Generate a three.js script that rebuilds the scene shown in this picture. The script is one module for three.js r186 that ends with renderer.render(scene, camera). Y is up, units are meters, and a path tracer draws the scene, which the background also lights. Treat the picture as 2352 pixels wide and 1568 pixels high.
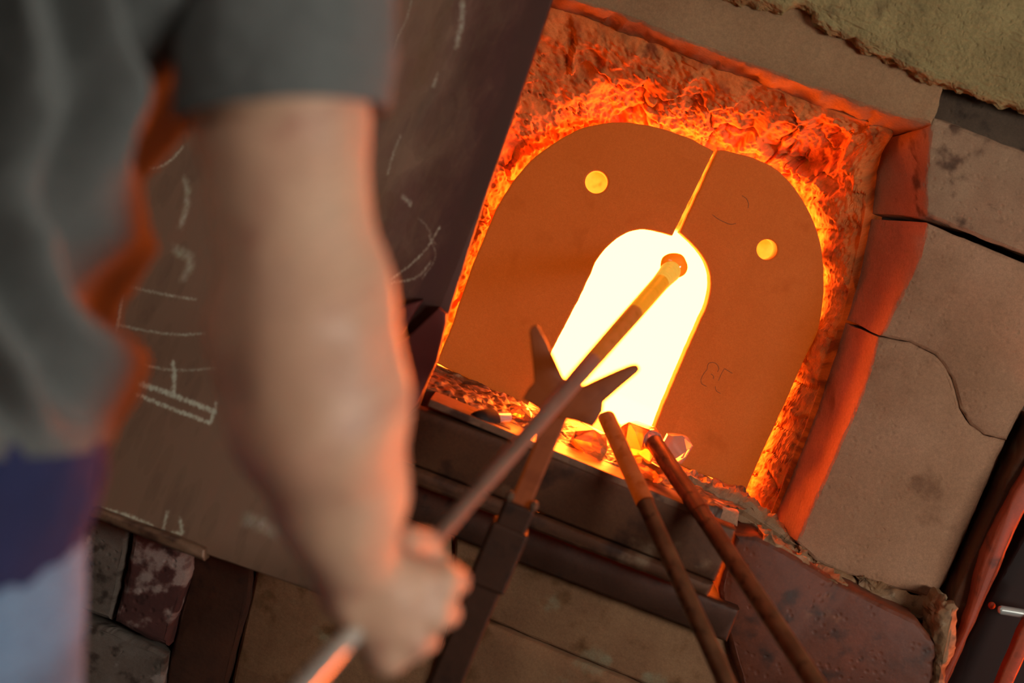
import * as THREE from 'three';
import { ImprovedNoise } from 'three/addons/math/ImprovedNoise.js';
import { ConvexGeometry } from 'three/addons/geometries/ConvexGeometry.js';
import { RoundedBoxGeometry } from 'three/addons/geometries/RoundedBoxGeometry.js';
import { mergeGeometries, mergeVertices, toCreasedNormals } from 'three/addons/utils/BufferGeometryUtils.js';
import { RectAreaLightUniformsLib } from 'three/addons/lights/RectAreaLightUniformsLib.js';

// ---------------------------------------------------------------- camera, light, exposure
const scene = new THREE.Scene();
scene.background = new THREE.Color(0, 0, 0);
const W = 2352, H = 1568, FOV = 27, ROLL = 22.5, PITCH = -5;
const R = Math.PI / 180;
const camera = new THREE.PerspectiveCamera(FOV, W / H, 0.05, 40);
camera.position.set(0, 1.45, 1.95);
camera.rotation.order = 'YXZ';
camera.rotation.set(PITCH * R, 0, ROLL * R);
camera.updateMatrixWorld(true);
camera.focus = 2.03;
camera.userData.fStop = 2.1;
scene.add(camera);

const renderer = new THREE.WebGLRenderer({ antialias: true });
renderer.toneMapping = THREE.LinearToneMapping;
renderer.toneMappingExposure = 1.0;
renderer.shadowMap.enabled = true;
RectAreaLightUniformsLib.init();

const FIRE = [85, 11, 0.8];              // what the furnace chamber radiates
const LAMP = [1.0, 0.95, 0.86], LAMP_POWER = 19;

function areaLight(color, power, w, h, pos, target) {
  const l = new THREE.RectAreaLight(new THREE.Color(...color), power, w, h);
  l.position.set(...pos); l.lookAt(...target); scene.add(l); return l;
}
const LAMPS = [ // place, what it is turned towards, share of the power
  [[2.25, 2.0, 2.6], [0.0, 1.15, 0.6], 1], [[-1.4, 2.6, 1.9], [0.3, 1.2, 0.0], 0.07]];
for (const [p, q, k] of LAMPS) { const d = new THREE.Vector3(...q).sub(new THREE.Vector3(...p)).normalize().multiplyScalar(0.02); areaLight(LAMP, LAMP_POWER * k, 1.2, 0.5, [p[0] + d.x, p[1] + d.y, p[2] + d.z], q); }

// ---------------------------------------------------------------- helpers
const V3 = THREE.Vector3, V2 = THREE.Vector2;
const imp = new ImprovedNoise();
const noise = (x, y, z = 0) => imp.noise(x + 31.7, y + 17.3, z + 5.1);
const fbm = (x, y, z = 0, o = 5) => { let s = 0, a = 0.5; for (let i = 0; i < o; i++) { s += a * noise(x, y, z); x = x * 2.03 + 7.1; y = y * 2.03 + 3.3; z = z * 2.03 + 1.7; a *= 0.5; } return s; };
function rng(seed) { let s = seed >>> 0; return () => { s = (s + 0x6d2b79f5) | 0; let t = Math.imul(s ^ (s >>> 15), 1 | s); t = (t + Math.imul(t ^ (t >>> 7), 61 | t)) ^ t; return ((t ^ (t >>> 14)) >>> 0) / 4294967296; }; }
const hash = (i, j, k) => { let h = Math.imul(i, 374761393) ^ Math.imul(j, 668265263) ^ Math.imul(k, 2147483647); h = Math.imul(h ^ (h >>> 13), 1274126177); return ((h ^ (h >>> 16)) >>> 0) / 4294967296; };
function cells(x, y) {                      // distance to the nearest scattered point
  const i = Math.floor(x), j = Math.floor(y); let d1 = 9, d2 = 9;
  for (let a = -1; a <= 1; a++) for (let b = -1; b <= 1; b++) {
    const px = i + a + hash(i + a, j + b, 1), py = j + b + hash(i + a, j + b, 2), d = Math.hypot(px - x, py - y);
    if (d < d1) { d2 = d1; d1 = d; } else if (d < d2) d2 = d;
  }
  return [d1, d2];
}
function plateOf(x, y) {                    // a value that belongs to the nearest scattered point
  const i = Math.floor(x), j = Math.floor(y); let d1 = 9, v = 0;
  for (let a = -1; a <= 1; a++) for (let b = -1; b <= 1; b++) { const d = Math.hypot(i + a + hash(i + a, j + b, 1) - x, j + b + hash(i + a, j + b, 2) - y); if (d < d1) { d1 = d; v = hash(i + a, j + b, 5); } }
  return v;
}
const clamp = THREE.MathUtils.clamp, lerp = THREE.MathUtils.lerp, smooth = THREE.MathUtils.smoothstep;
const TAN = Math.tan(FOV * R / 2);
function at(px, py, z) {                    // the point of the plane z that lies at a place measured in the photograph
  const d = new V3((px - W / 2) / (H / 2) * TAN, -(py - H / 2) / (H / 2) * TAN, -1).applyQuaternion(camera.quaternion);
  const t = (z - camera.position.z) / d.z;
  return camera.position.clone().addScaledVector(d, t);
}
const E1 = new V3(1, 0, 0).applyQuaternion(camera.quaternion), E2 = new V3(0, -1, 0).applyQuaternion(camera.quaternion), E3 = new V3(0, 0, 1).applyQuaternion(camera.quaternion);

const taken = {};
function numbered(name) { const n = taken[name] = (taken[name] ?? -1) + 1; return n ? name + '_' + String(n).padStart(3, '0') : name; }
function tag(o, label, category, group) { o.userData.label = label; o.userData.category = category; if (group) o.userData.group = group; return o; }
function thing(name, label, category, pos = [0, 0, 0], group) {
  const g = new THREE.Group(); g.name = numbered(name); g.position.set(...pos); scene.add(g); return tag(g, label, category, group);
}
function mesh(name, geo, mat, parent = scene, label) {
  const m = new THREE.Mesh(geo, mat); m.name = numbered(name); m.castShadow = m.receiveShadow = true;
  if (parent !== scene) { parent.updateMatrixWorld(true); geo.applyMatrix4(parent.matrixWorld.clone().invert()); }
  parent.add(m); if (label) m.userData.label = label; return m;
}
function struct(name, geo, mat) { const m = mesh(name, geo, mat); m.userData.kind = 'structure'; return m; }

// ---------------------------------------------------------------- textures and materials
function dataTex(n, fn, srgb) {
  const a = new Uint8Array(n * n * 4);
  for (let j = 0; j < n; j++) for (let i = 0; i < n; i++) {
    const c = fn(i / n, j / n), k = (j * n + i) * 4;
    a[k] = clamp(c[0], 0, 1) * 255; a[k + 1] = clamp(c[1], 0, 1) * 255; a[k + 2] = clamp(c[2], 0, 1) * 255; a[k + 3] = 255;
  }
  const t = new THREE.DataTexture(a, n, n); t.magFilter = t.minFilter = THREE.LinearFilter; t.wrapS = t.wrapT = THREE.MirroredRepeatWrapping;
  if (srgb) t.colorSpace = THREE.SRGBColorSpace; t.needsUpdate = true; return t;
}
const mix3 = (a, b, t) => [lerp(a[0], b[0], t), lerp(a[1], b[1], t), lerp(a[2], b[2], t)];
const hex = (h) => [(h >> 16 & 255) / 255, (h >> 8 & 255) / 255, (h & 255) / 255];
// one field of layered noise, 16 units wide and repeating, that the mottled surfaces share
const FN = 1024, FIELD = new Float32Array(FN * FN);
for (let j = 0; j < FN; j++) for (let i = 0; i < FN; i++) {
  let s = 0, a = 0.5; for (let o = 0, k = 16; o < 6; o++, k *= 2, a *= 0.5) s += a * imp.noise((i / FN * k) % 256 + o * 0.37, (j / FN * k) % 256 + o * 0.71, 3.3 + o * 1.9);
  FIELD[j * FN + i] = s;
}
for (let j = 0; j < FN; j++) for (let i = 0; i < 64; i++) { const t = i / 64, k = j * FN + FN - 64 + i; FIELD[k] = lerp(FIELD[k], FIELD[j * FN + ((FN - 64 + i) % 64)], t * t); }
function field(x, y) {
  let u = (x / 16 - Math.floor(x / 16)) * FN, v = (y / 16 - Math.floor(y / 16)) * FN; const i = Math.floor(u) % FN, j = Math.floor(v) % FN; u -= Math.floor(u); v -= Math.floor(v);
  const i2 = (i + 1) % FN, j2 = (j + 1) % FN; return (FIELD[j * FN + i] * (1 - u) + FIELD[j * FN + i2] * u) * (1 - v) + (FIELD[j2 * FN + i] * (1 - u) + FIELD[j2 * FN + i2] * u) * v;
}
// mottled surface: two base tones, dark specks and pale smears; size = metres the texture spans
function mottled(o) {
  const { n = 512, size = 0.6, a, b, dark = null, darkAt = 0.24, pale = null, paleAt = 0.3, f = 5, speck = 0.12, stretch = 1, seed = 0 } = o;
  const A = hex(a), B = hex(b), D = dark === null ? null : hex(dark), P = pale === null ? null : hex(pale);
  const t = dataTex(n, (u, v) => {
    const x = u * f + seed * 13.7, y = v * f * stretch + seed * 5.3;
    let c = mix3(A, B, clamp(0.5 + 1.1 * field(x, y), 0, 1));
    if (D) c = mix3(c, D, smooth(field(x * 1.7 + 5.3, y * 1.7 + 9.1), darkAt - 0.2, darkAt + 0.22));
    if (P) c = mix3(c, P, smooth(field(x * 1.3 + 10.7, y * 1.3 + 3.9), paleAt - 0.12, paleAt + 0.12));
    const s = 1 + speck * (hash(Math.floor(u * n), Math.floor(v * n), seed) - 0.5) + 0.12 * field(u * n / 5 + seed, v * n / 5);
    return [c[0] * s, c[1] * s, c[2] * s];
  }, true);
  t.repeat.set(1 / size, 1 / size); return t;
}
function bumpy(fn, size, n = 768) { const t = dataTex(n, (u, v) => { const h = fn(u * size, v * size); return [h, h, h]; }); t.repeat.set(1 / size, 1 / size); return t; }
const grainBump = bumpy((x, y) => 0.5 + 0.5 * fbm(x * 90, y * 90, 0, 5), 0.5);
const pittedBump = bumpy((x, y) => { const [d] = cells(x * 70, y * 70); return 0.5 + 0.35 * fbm(x * 60, y * 60, 2, 5) - 0.4 * smooth(0.28 - d, 0, 0.25) * (noise(x * 20, y * 20, 9) > 0.1 ? 1 : 0); }, 0.5);
const plasterBump = bumpy((x, y) => { const v = 0.5 + 0.45 * fbm(x * 45, y * 45, 1, 6) + 0.3 * fbm(x * 140, y * 140, 4, 3), [d] = cells(x * 75 + 2 * noise(x * 40, y * 40), y * 75); return v - 0.18 * smooth(0.3 - d, 0, 0.3); }, 0.5);
const steelBump = bumpy((x, y) => 0.5 + 0.4 * fbm(x * 60, y * 60, 3, 5), 0.5);
const std = (o) => new THREE.MeshStandardMaterial({ roughness: 0.9, ...o });
const M = {
  block: std({ map: mottled({ a: 0xb08668, b: 0x9a7052, dark: 0x7a553c, darkAt: 0.34, size: 0.5, f: 4 }), bumpMap: pittedBump, bumpScale: 0.0016 }),
  blockSpotted: std({ map: mottled({ a: 0xab8a6c, b: 0x947056, dark: 0x5a4030, darkAt: 0.26, size: 0.3, f: 5, seed: 4 }), bumpMap: pittedBump, bumpScale: 0.0018 }),
  blockDark: std({ map: mottled({ a: 0x5c4a3a, b: 0x4a3a2c, dark: 0x30241a, size: 0.4, f: 5, seed: 2 }), bumpMap: pittedBump, bumpScale: 0.002 }),
  lintel: std({ map: mottled({ a: 0xa48460, b: 0x92704e, dark: 0x785a3e, darkAt: 0.36, size: 0.6, f: 4, seed: 6 }), bumpMap: grainBump, bumpScale: 0.001 }),
  plaster: std({ map: mottled({ a: 0xa29060, b: 0x88764c, dark: 0x6a5a3a, darkAt: 0.3, size: 0.5, f: 7, seed: 7 }), bumpMap: plasterBump, bumpScale: 0.006 }),
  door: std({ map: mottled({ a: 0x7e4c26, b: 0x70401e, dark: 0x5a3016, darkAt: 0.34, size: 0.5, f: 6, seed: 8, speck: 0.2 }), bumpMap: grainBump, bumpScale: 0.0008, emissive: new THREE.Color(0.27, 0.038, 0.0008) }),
  lining: std({ map: mottled({ a: 0xc87c42, b: 0xa8602c, dark: 0x70381a, darkAt: 0.3, size: 0.4, f: 8, seed: 9 }), bumpMap: pittedBump, bumpScale: 0.002, emissive: new THREE.Color(0.30, 0.028, 0.001), emissiveMap: mottled({ a: 0xd0d0d0, b: 0xa0a0a0, dark: 0x505050, darkAt: 0.1, size: 0.3, f: 9, seed: 35 }) }),
  crust: std({ map: mottled({ a: 0x6a4a34, b: 0x8c6a4c, dark: 0x33231a, darkAt: 0.16, pale: 0xa88a6a, paleAt: 0.3, size: 0.25, f: 6, seed: 11 }), bumpMap: pittedBump, bumpScale: 0.003, roughness: 0.45 }),
  steel: std({ map: mottled({ a: 0x684229, b: 0x52321f, dark: 0x321b10, darkAt: 0.26, pale: 0x8c745c, paleAt: 0.3, size: 0.5, f: 5, seed: 12 }), bumpMap: steelBump, bumpScale: 0.0008, roughness: 0.6, metalness: 0.35 }),
  flange: std({ map: mottled({ a: 0x8a6a54, b: 0x74543f, dark: 0x4a3024, size: 0.25, f: 6, seed: 13 }), bumpMap: steelBump, bumpScale: 0.001, roughness: 0.5, metalness: 0.3 }),
  darkSteel: std({ map: mottled({ a: 0x50301f, b: 0x3e2416, dark: 0x26160e, size: 0.4, f: 6, seed: 14 }), bumpMap: steelBump, bumpScale: 0.0006, roughness: 0.55, metalness: 0.3 }),
  blackSteel: std({ color: new THREE.Color(0.007, 0.0035, 0.0025), roughness: 0.7 }),
  yoke: std({ map: mottled({ a: 0x663a20, b: 0x502c18, dark: 0x3a1f10, size: 0.2, f: 5, seed: 15 }), roughness: 0.6, emissive: new THREE.Color(0.09, 0.013, 0.0005) }),  // emission stands in for the orange veil of light around the opening
  pipe: std({ map: mottled({ a: 0xa8988c, b: 0x8c7c70, dark: 0x665448, size: 0.2, f: 6, stretch: 0.3, seed: 16 }), roughness: 0.36, metalness: 0.45 }),
  rustPipe: std({ map: mottled({ a: 0x9c6c4a, b: 0x784e34, dark: 0x46291a, size: 0.15, f: 5, seed: 17 }), bumpMap: steelBump, bumpScale: 0.0006, roughness: 0.33, metalness: 0.5 }),
  hotVeilSteel: std({ map: mottled({ a: 0xa07840, b: 0x84602c, dark: 0x5a3c1c, size: 0.1, f: 5, seed: 33 }), roughness: 0.4, metalness: 0.3, emissive: new THREE.Color(0.62, 0.2, 0.004) }),  // glow is partly heat, partly veiling light from the bright opening
  warmLitIron: std({ map: mottled({ a: 0x9c6c4a, b: 0x784e34, dark: 0x46291a, size: 0.15, f: 5, seed: 36 }), roughness: 0.38, metalness: 0.25, emissive: new THREE.Color(0.17, 0.02, 0.0006) }),  // orange light reflected from the furnace is put into the emission
  warmVeilSteel: std({ map: mottled({ a: 0xa07050, b: 0x846038, dark: 0x5a3c1c, size: 0.1, f: 5, seed: 34 }), roughness: 0.4, metalness: 0.3, emissive: new THREE.Color(0.24, 0.05, 0.001) }),  // weaker mix of real heat and veiling light in the emission
  hotScale: std({ map: mottled({ a: 0xb08a50, b: 0x8a6434, dark: 0x4c3018, darkAt: 0.2, size: 0.06, f: 5, stretch: 3, seed: 18 }), bumpMap: steelBump, bumpScale: 0.001, roughness: 0.6, emissive: new THREE.Color(0.7, 0.34, 0.03) }),
  gather: new THREE.MeshPhysicalMaterial({ color: new THREE.Color(0.7, 0.2, 0.02), roughness: 0.12, emissive: new THREE.Color(0.68, 0.1, 0.0), clearcoat: 0.3 }),
  glass: new THREE.MeshPhysicalMaterial({ color: new THREE.Color(0.9, 0.42, 0.1), roughness: 0.16, transmission: 0.7, thickness: 0.03, ior: 1.5 }),
  clearGlass: new THREE.MeshPhysicalMaterial({ color: new THREE.Color(0.7, 0.6, 0.5), roughness: 0.08, transmission: 0.7, thickness: 0.02, ior: 1.5 }),
  redPlate: std({ map: mottled({ a: 0x783a1e, b: 0x5c2c16, dark: 0x381c0e, darkAt: 0.26, pale: 0x8a5a3c, paleAt: 0.36, size: 0.4, f: 6, seed: 19 }), bumpMap: pittedBump, bumpScale: 0.0012, roughness: 0.6 }),
  redOrange: std({ map: mottled({ a: 0xb04a2a, b: 0x983c1e, dark: 0x5a2412, darkAt: 0.3, size: 0.3, f: 6, seed: 20 }), roughness: 0.55 }),  // red-orange mottling of the frame strips
  maroon: std({ color: new THREE.Color(0.15, 0.022, 0.016), roughness: 0.6 }),
  brickGrey: std({ map: mottled({ a: 0x6a6058, b: 0x55493f, dark: 0x32261e, darkAt: 0.22, pale: 0x8a8078, paleAt: 0.3, size: 0.2, f: 5, seed: 21 }), bumpMap: pittedBump, bumpScale: 0.003 }),
  brickPatchy: std({ map: mottled({ a: 0x55302a, b: 0x432420, dark: 0x2c1612, darkAt: 0.3, pale: 0x96847c, paleAt: 0.06, size: 0.16, f: 3.2, seed: 22 }), bumpMap: pittedBump, bumpScale: 0.003 }),
  brickBrown: std({ map: mottled({ a: 0x4e2c18, b: 0x3f2212, dark: 0x28140a, darkAt: 0.28, size: 0.25, f: 5, seed: 23 }), bumpMap: grainBump, bumpScale: 0.0015 }),
  lowBlock: std({ map: mottled({ a: 0x987250, b: 0x7e583c, dark: 0x62401f, darkAt: 0.3, pale: 0x8c8064, paleAt: 0.36, size: 0.35, f: 4, seed: 24 }), bumpMap: grainBump, bumpScale: 0.0012 }),
  mortar: std({ map: mottled({ a: 0xa07a58, b: 0x80603f, dark: 0x5a4028, darkAt: 0.24, pale: 0xae987a, paleAt: 0.34, size: 0.2, f: 6, seed: 25 }), bumpMap: pittedBump, bumpScale: 0.003, roughness: 0.7 }),
  wall: std({ map: mottled({ a: 0x6a5a4c, b: 0x584a3e, size: 1.6, f: 6, seed: 26, n: 512 }), roughness: 0.95 }),
  floor: std({ map: mottled({ a: 0x5c5650, b: 0x4a4540, dark: 0x322e2a, size: 2, f: 6, seed: 27, n: 512 }), roughness: 0.9 }),
  ceil: std({ color: new THREE.Color(0.4, 0.38, 0.35) }),
  skin: new THREE.MeshPhysicalMaterial({ map: mottled({ a: 0xe2b898, b: 0xd6a68a, dark: 0xc8927a, darkAt: 0.3, size: 0.3, f: 5, seed: 28, speck: 0.05 }), roughness: 0.5 }),
  shirt: std({ map: mottled({ a: 0x6e716f, b: 0x626664, size: 0.2, f: 30, seed: 29, speck: 0.3, n: 512 }), roughness: 0.95 }),
  navy: std({ map: mottled({ a: 0x2c3460, b: 0x242a50, size: 0.2, f: 30, seed: 30, speck: 0.3, n: 512 }), roughness: 0.95 }),
  denim: std({ map: mottled({ a: 0x7a9cbc, b: 0x6a8aac, size: 0.2, f: 30, seed: 31, speck: 0.3, n: 512 }), roughness: 0.95 }),
  hair: std({ color: new THREE.Color(0.05, 0.035, 0.025), roughness: 0.7 }),
  shoe: std({ color: new THREE.Color(0.03, 0.025, 0.02), roughness: 0.6 }),
  bright: std({ color: new THREE.Color(0.75, 0.78, 0.74), roughness: 0.25, metalness: 0.6 }),
};

// ---------------------------------------------------------------- geometry builders
function setUV(g, fn) {
  const p = g.attributes.position, uv = new Float32Array(p.count * 2);
  for (let i = 0; i < p.count; i++) { const c = fn(p.getX(i), p.getY(i), p.getZ(i)); uv[2 * i] = c[0]; uv[2 * i + 1] = c[1]; }
  g.setAttribute('uv', new THREE.BufferAttribute(uv, 2)); return g;
}
const metreUV = (g) => setUV(g, (x, y, z) => [x + 0.6 * z, y + 0.75 * z]);
function densify(poly, steps) { const out = []; poly.forEach((p, i) => { const q = poly[(i + 1) % poly.length]; for (let k = 0; k < steps[i]; k++) out.push(p.clone().lerp(q, k / steps[i])); }); return out; }
function ringNormals(r) {
  const n = r.length, o = [];
  for (let i = 0; i < n; i++) { const a = r[(i + n - 1) % n], b = r[(i + 1) % n], d = b.clone().sub(a).normalize(); o.push(new V2(d.y, -d.x)); }
  return o;                                 // outward for a counter-clockwise ring
}
// a block: outline at the front, the same outline (or one of its own) at the back, softened and slightly uneven edges
function slab({ front, zf, back = null, zb, bevel = 0.004, step = 0.008, rough = 0.0012, seed = 0, wob = 26, rings = 5 }) {
  let F = front.map(([x, y]) => { const p = at(x, y, zf); return new V2(p.x, p.y); });
  let B = back ? back.map(([x, y]) => { const p = at(x, y, zb); return new V2(p.x, p.y); }) : F.map((p) => p.clone());
  if (THREE.ShapeUtils.area(F) < 0) { F.reverse(); B.reverse(); }
  const steps = F.map((p, i) => Math.max(1, Math.round(p.distanceTo(F[(i + 1) % F.length]) / step)));
  F = densify(F, steps); B = densify(B, steps);
  const n = F.length, N = ringNormals(F), pos = [], idx = [];
  const put = (r, z, off, rr) => { for (let i = 0; i < n; i++) { const p = r[i], w = rr * 2.4 * fbm(p.x * wob + seed, p.y * wob, z * wob * 1.5 + seed, 4); pos.push(p.x + N[i].x * (off + w), p.y + N[i].y * (off + w), z + rr * 0.5 * noise(p.x * 90, p.y * 90, seed)); } };
  put(F, zf, -bevel, rough); put(F, zf - bevel * 0.35, -bevel * 0.35, rough); put(F, zf - bevel, 0, rough);
  for (let k = 1; k <= rings; k++) { const t = k / rings; put(F.map((p, i) => p.clone().lerp(B[i], t)), lerp(zf - bevel, zb, t), 0, rough * (k === rings ? 1 : 1.6)); }
  const R_ = rings + 3;
  for (let k = 0; k + 1 < R_; k++) for (let i = 0; i < n; i++) { const a = k * n + i, b = k * n + (i + 1) % n, c = a + n, d = b + n; idx.push(a, c, b, b, c, d); }
  const cap = (base, flip) => { const c = []; for (let i = 0; i < n; i++) c.push(new V2(pos[(base + i) * 3], pos[(base + i) * 3 + 1])); for (const t of THREE.ShapeUtils.triangulateShape(c, [])) flip ? idx.push(base + t[0], base + t[2], base + t[1]) : idx.push(base + t[0], base + t[1], base + t[2]); };
  cap(0, false); cap((R_ - 1) * n, true);
  const g = new THREE.BufferGeometry(); g.setAttribute('position', new THREE.Float32BufferAttribute(pos, 3)); g.setIndex(idx);
  return metreUV(toCreasedNormals(g, 0.7));
}
function grid(nu, nv, fn, closeU = false) {
  const pos = [], uv = [], idx = [];
  for (let j = 0; j <= nv; j++) for (let i = 0; i <= nu; i++) { const p = fn(i / nu, j / nv); pos.push(p.x, p.y, p.z); uv.push(p.u ?? p.x + 0.5 * p.z, p.v ?? p.y + 0.5 * p.z); }
  for (let j = 0; j < nv; j++) for (let i = 0; i < nu; i++) { const a = j * (nu + 1) + i, b = a + 1, c = a + nu + 1, d = c + 1; idx.push(a, b, c, b, d, c); }
  const g = new THREE.BufferGeometry(); g.setAttribute('position', new THREE.Float32BufferAttribute(pos, 3)); g.setAttribute('uv', new THREE.Float32BufferAttribute(uv, 2)); g.setIndex(idx); g.computeVertexNormals();
  if (closeU) { const N = g.attributes.normal; for (let j = 0; j <= nv; j++) { const a = j * (nu + 1), b = a + nu, s = new V3(N.getX(a) + N.getX(b), N.getY(a) + N.getY(b), N.getZ(a) + N.getZ(b)).normalize(); N.setXYZ(a, s.x, s.y, s.z); N.setXYZ(b, s.x, s.y, s.z); } }
  return g;
}
// tapered round bar along a line, profile = [[distance, radius], ...]; inner hole at the ends when bore > 0
function bar(a, b, profile, seg = 28) {
  const L = a.distanceTo(b), pts = profile.map(([s, r]) => new V2(Math.max(r, 0.0001), s));
  const g = new THREE.LatheGeometry(pts, seg), q = new THREE.Quaternion().setFromUnitVectors(new V3(0, 1, 0), b.clone().sub(a).normalize());
  const uv = g.attributes.uv, p = g.attributes.position;
  for (let i = 0; i < p.count; i++) uv.setXY(i, uv.getX(i) * 0.07, p.getY(i));
  g.applyQuaternion(q); g.translate(a.x, a.y, a.z); return g;
}
function surfaceNets(f, lo, hi, h) {
  const n = [0, 1, 2].map((k) => Math.ceil((hi[k] - lo[k]) / h) + 1), [nx, ny, nz] = n, val = new Float32Array(nx * ny * nz);
  const id = (i, j, k) => (k * ny + j) * nx + i;
  const S = 8;                              // blocks of the grid that lie clear of the surface keep the value of their middle
  for (let K = 0; K < nz; K += S) for (let J = 0; J < ny; J += S) for (let I = 0; I < nx; I += S) {
    const m = f(lo[0] + (I + 3.5) * h, lo[1] + (J + 3.5) * h, lo[2] + (K + 3.5) * h), far = Math.abs(m) > 9.5 * h;
    for (let k = K; k < Math.min(K + S, nz); k++) for (let j = J; j < Math.min(J + S, ny); j++) for (let i = I; i < Math.min(I + S, nx); i++) val[id(i, j, k)] = far ? m : f(lo[0] + i * h, lo[1] + j * h, lo[2] + k * h);
  }
  const vert = new Int32Array(nx * ny * nz).fill(-1), pos = [], idx = [];
  for (let k = 0; k + 1 < nz; k++) for (let j = 0; j + 1 < ny; j++) for (let i = 0; i + 1 < nx; i++) {
    let m = 0; const c = [];
    for (let q = 0; q < 8; q++) { const v = val[id(i + (q & 1), j + (q >> 1 & 1), k + (q >> 2 & 1))]; c.push(v); if (v < 0) m |= 1 << q; }
    if (m === 0 || m === 255) continue;
    let sx = 0, sy = 0, sz = 0, s = 0;
    for (let a = 0; a < 8; a++) for (let e = 0; e < 3; e++) { if (a >> e & 1) continue; const b = a | 1 << e; if ((c[a] < 0) === (c[b] < 0)) continue; const t = c[a] / (c[a] - c[b]); sx += (a & 1) + (e === 0 ? t : 0); sy += (a >> 1 & 1) + (e === 1 ? t : 0); sz += (a >> 2 & 1) + (e === 2 ? t : 0); s++; }
    vert[id(i, j, k)] = pos.length / 3; pos.push(lo[0] + (i + sx / s) * h, lo[1] + (j + sy / s) * h, lo[2] + (k + sz / s) * h);
  }
  const quad = (a, b, c, d, flip) => { if (a < 0 || b < 0 || c < 0 || d < 0) return; flip ? idx.push(a, c, b, b, c, d) : idx.push(a, b, c, b, d, c); };
  for (let k = 1; k + 1 < nz; k++) for (let j = 1; j + 1 < ny; j++) for (let i = 1; i + 1 < nx; i++) {
    const v = val[id(i, j, k)] < 0;
    if (v !== val[id(i + 1, j, k)] < 0) quad(vert[id(i, j - 1, k - 1)], vert[id(i, j, k - 1)], vert[id(i, j - 1, k)], vert[id(i, j, k)], !v);
    if (v !== val[id(i, j + 1, k)] < 0) quad(vert[id(i - 1, j, k - 1)], vert[id(i - 1, j, k)], vert[id(i, j, k - 1)], vert[id(i, j, k)], !v);
    if (v !== val[id(i, j, k + 1)] < 0) quad(vert[id(i - 1, j - 1, k)], vert[id(i, j - 1, k)], vert[id(i - 1, j, k)], vert[id(i, j, k)], !v);
  }
  const g = new THREE.BufferGeometry(); g.setAttribute('position', new THREE.Float32BufferAttribute(pos, 3)); g.setIndex(idx); g.computeVertexNormals(); return metreUV(g);
}
function bones(list, k0 = 0.012) {          // smooth union of tapered capsules; list = [a, b, ra, rb, k]
  const B = list.map(([a, b, ra, rb, k]) => { const d = b.clone().sub(a); return { a, d, l2: Math.max(d.lengthSq(), 1e-9), ra, rb, k: k ?? k0 }; });
  return (x, y, z) => {
    let s = 1;
    for (const q of B) {
      const px = x - q.a.x, py = y - q.a.y, pz = z - q.a.z, t = clamp((px * q.d.x + py * q.d.y + pz * q.d.z) / q.l2, 0, 1);
      const d = Math.hypot(px - t * q.d.x, py - t * q.d.y, pz - t * q.d.z) - (q.ra + (q.rb - q.ra) * t);
      if (d > s + q.k) continue;
      const h = clamp(0.5 + 0.5 * (s - d) / q.k, 0, 1); s = s + (d - s) * h - q.k * h * (1 - h);
    }
    return s;
  };
}
const box = (w, h, d, x, y, z) => metreUV(new THREE.BoxGeometry(w, h, d).translate(x, y, z));
const rbox = (w, h, d, r, x, y, z) => metreUV(new RoundedBoxGeometry(w, h, d, 2, r).translate(x, y, z));

// ---------------------------------------------------------------- the room
struct('floor', box(8, 0.1, 6.2, 0, -0.05, 1.9), M.floor);
struct('ceiling', box(8, 0.1, 6.2, 0, 3.15, 1.9), M.ceil);
struct('wall_left', box(0.12, 3.2, 6.2, -3.5, 1.55, 1.9), M.wall);
struct('wall_right', box(0.12, 3.2, 6.2, 3.5, 1.55, 1.9), M.wall);
struct('wall_back', box(7.2, 3.2, 0.12, 0, 1.55, 4.8), M.wall);
let wallHole;
{ // the wall that the furnace is built into, open where the furnace mouth is
  const c = at(1590, 640, -0.2), g = [], x0 = c.x - 0.62, x1 = c.x + 0.6, y0 = 0.8, y1 = 2.05;
  g.push(box(x0 + 3.5, 3.2, 0.5, (x0 - 3.5) / 2, 1.55, -0.42), box(3.5 - x1, 3.2, 0.5, (x1 + 3.5) / 2, 1.55, -0.42), box(x1 - x0, y0, 0.5, c.x, y0 / 2, -0.42), box(x1 - x0, 3.15 - y1, 0.5, c.x, (3.15 + y1) / 2, -0.42));
  struct('wall_front', mergeGeometries(g), M.wall);
  wallHole = [x0, x1, y0, y1];
}
LAMPS.forEach(([p, q, k], i) => {
  const t = thing('work_lamp', i ? 'dimmer long work lamp hung over the left side of the workshop' : 'long tilted work lamp hung behind and to the right of the worker', 'lamp', p);
  const turn = new THREE.Matrix4().lookAt(new V3(...q), new V3(...p), new V3(0, 1, 0)).setPosition(...p), put = (g) => metreUV(g.applyMatrix4(turn));
  mesh('lamp_housing', put(new RoundedBoxGeometry(1.3, 0.6, 0.07, 2, 0.015).translate(0, 0, -0.045)), M.ceil, t);
  mesh('diffuser', put(new THREE.BoxGeometry(1.2, 0.5, 0.01)), std({ color: 0xffffff, emissive: new THREE.Color(...LAMP), emissiveIntensity: 4 * k + 1 }), t);
  for (const s of [-1, 1]) { const a = new V3(s * 0.5, 0, -0.06).applyMatrix4(turn), b = a.clone().setY(3.1); mesh('chain', bar(a, b, [[0, 0.006], [a.distanceTo(b), 0.006]], 8), M.darkSteel, t); }
});

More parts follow.
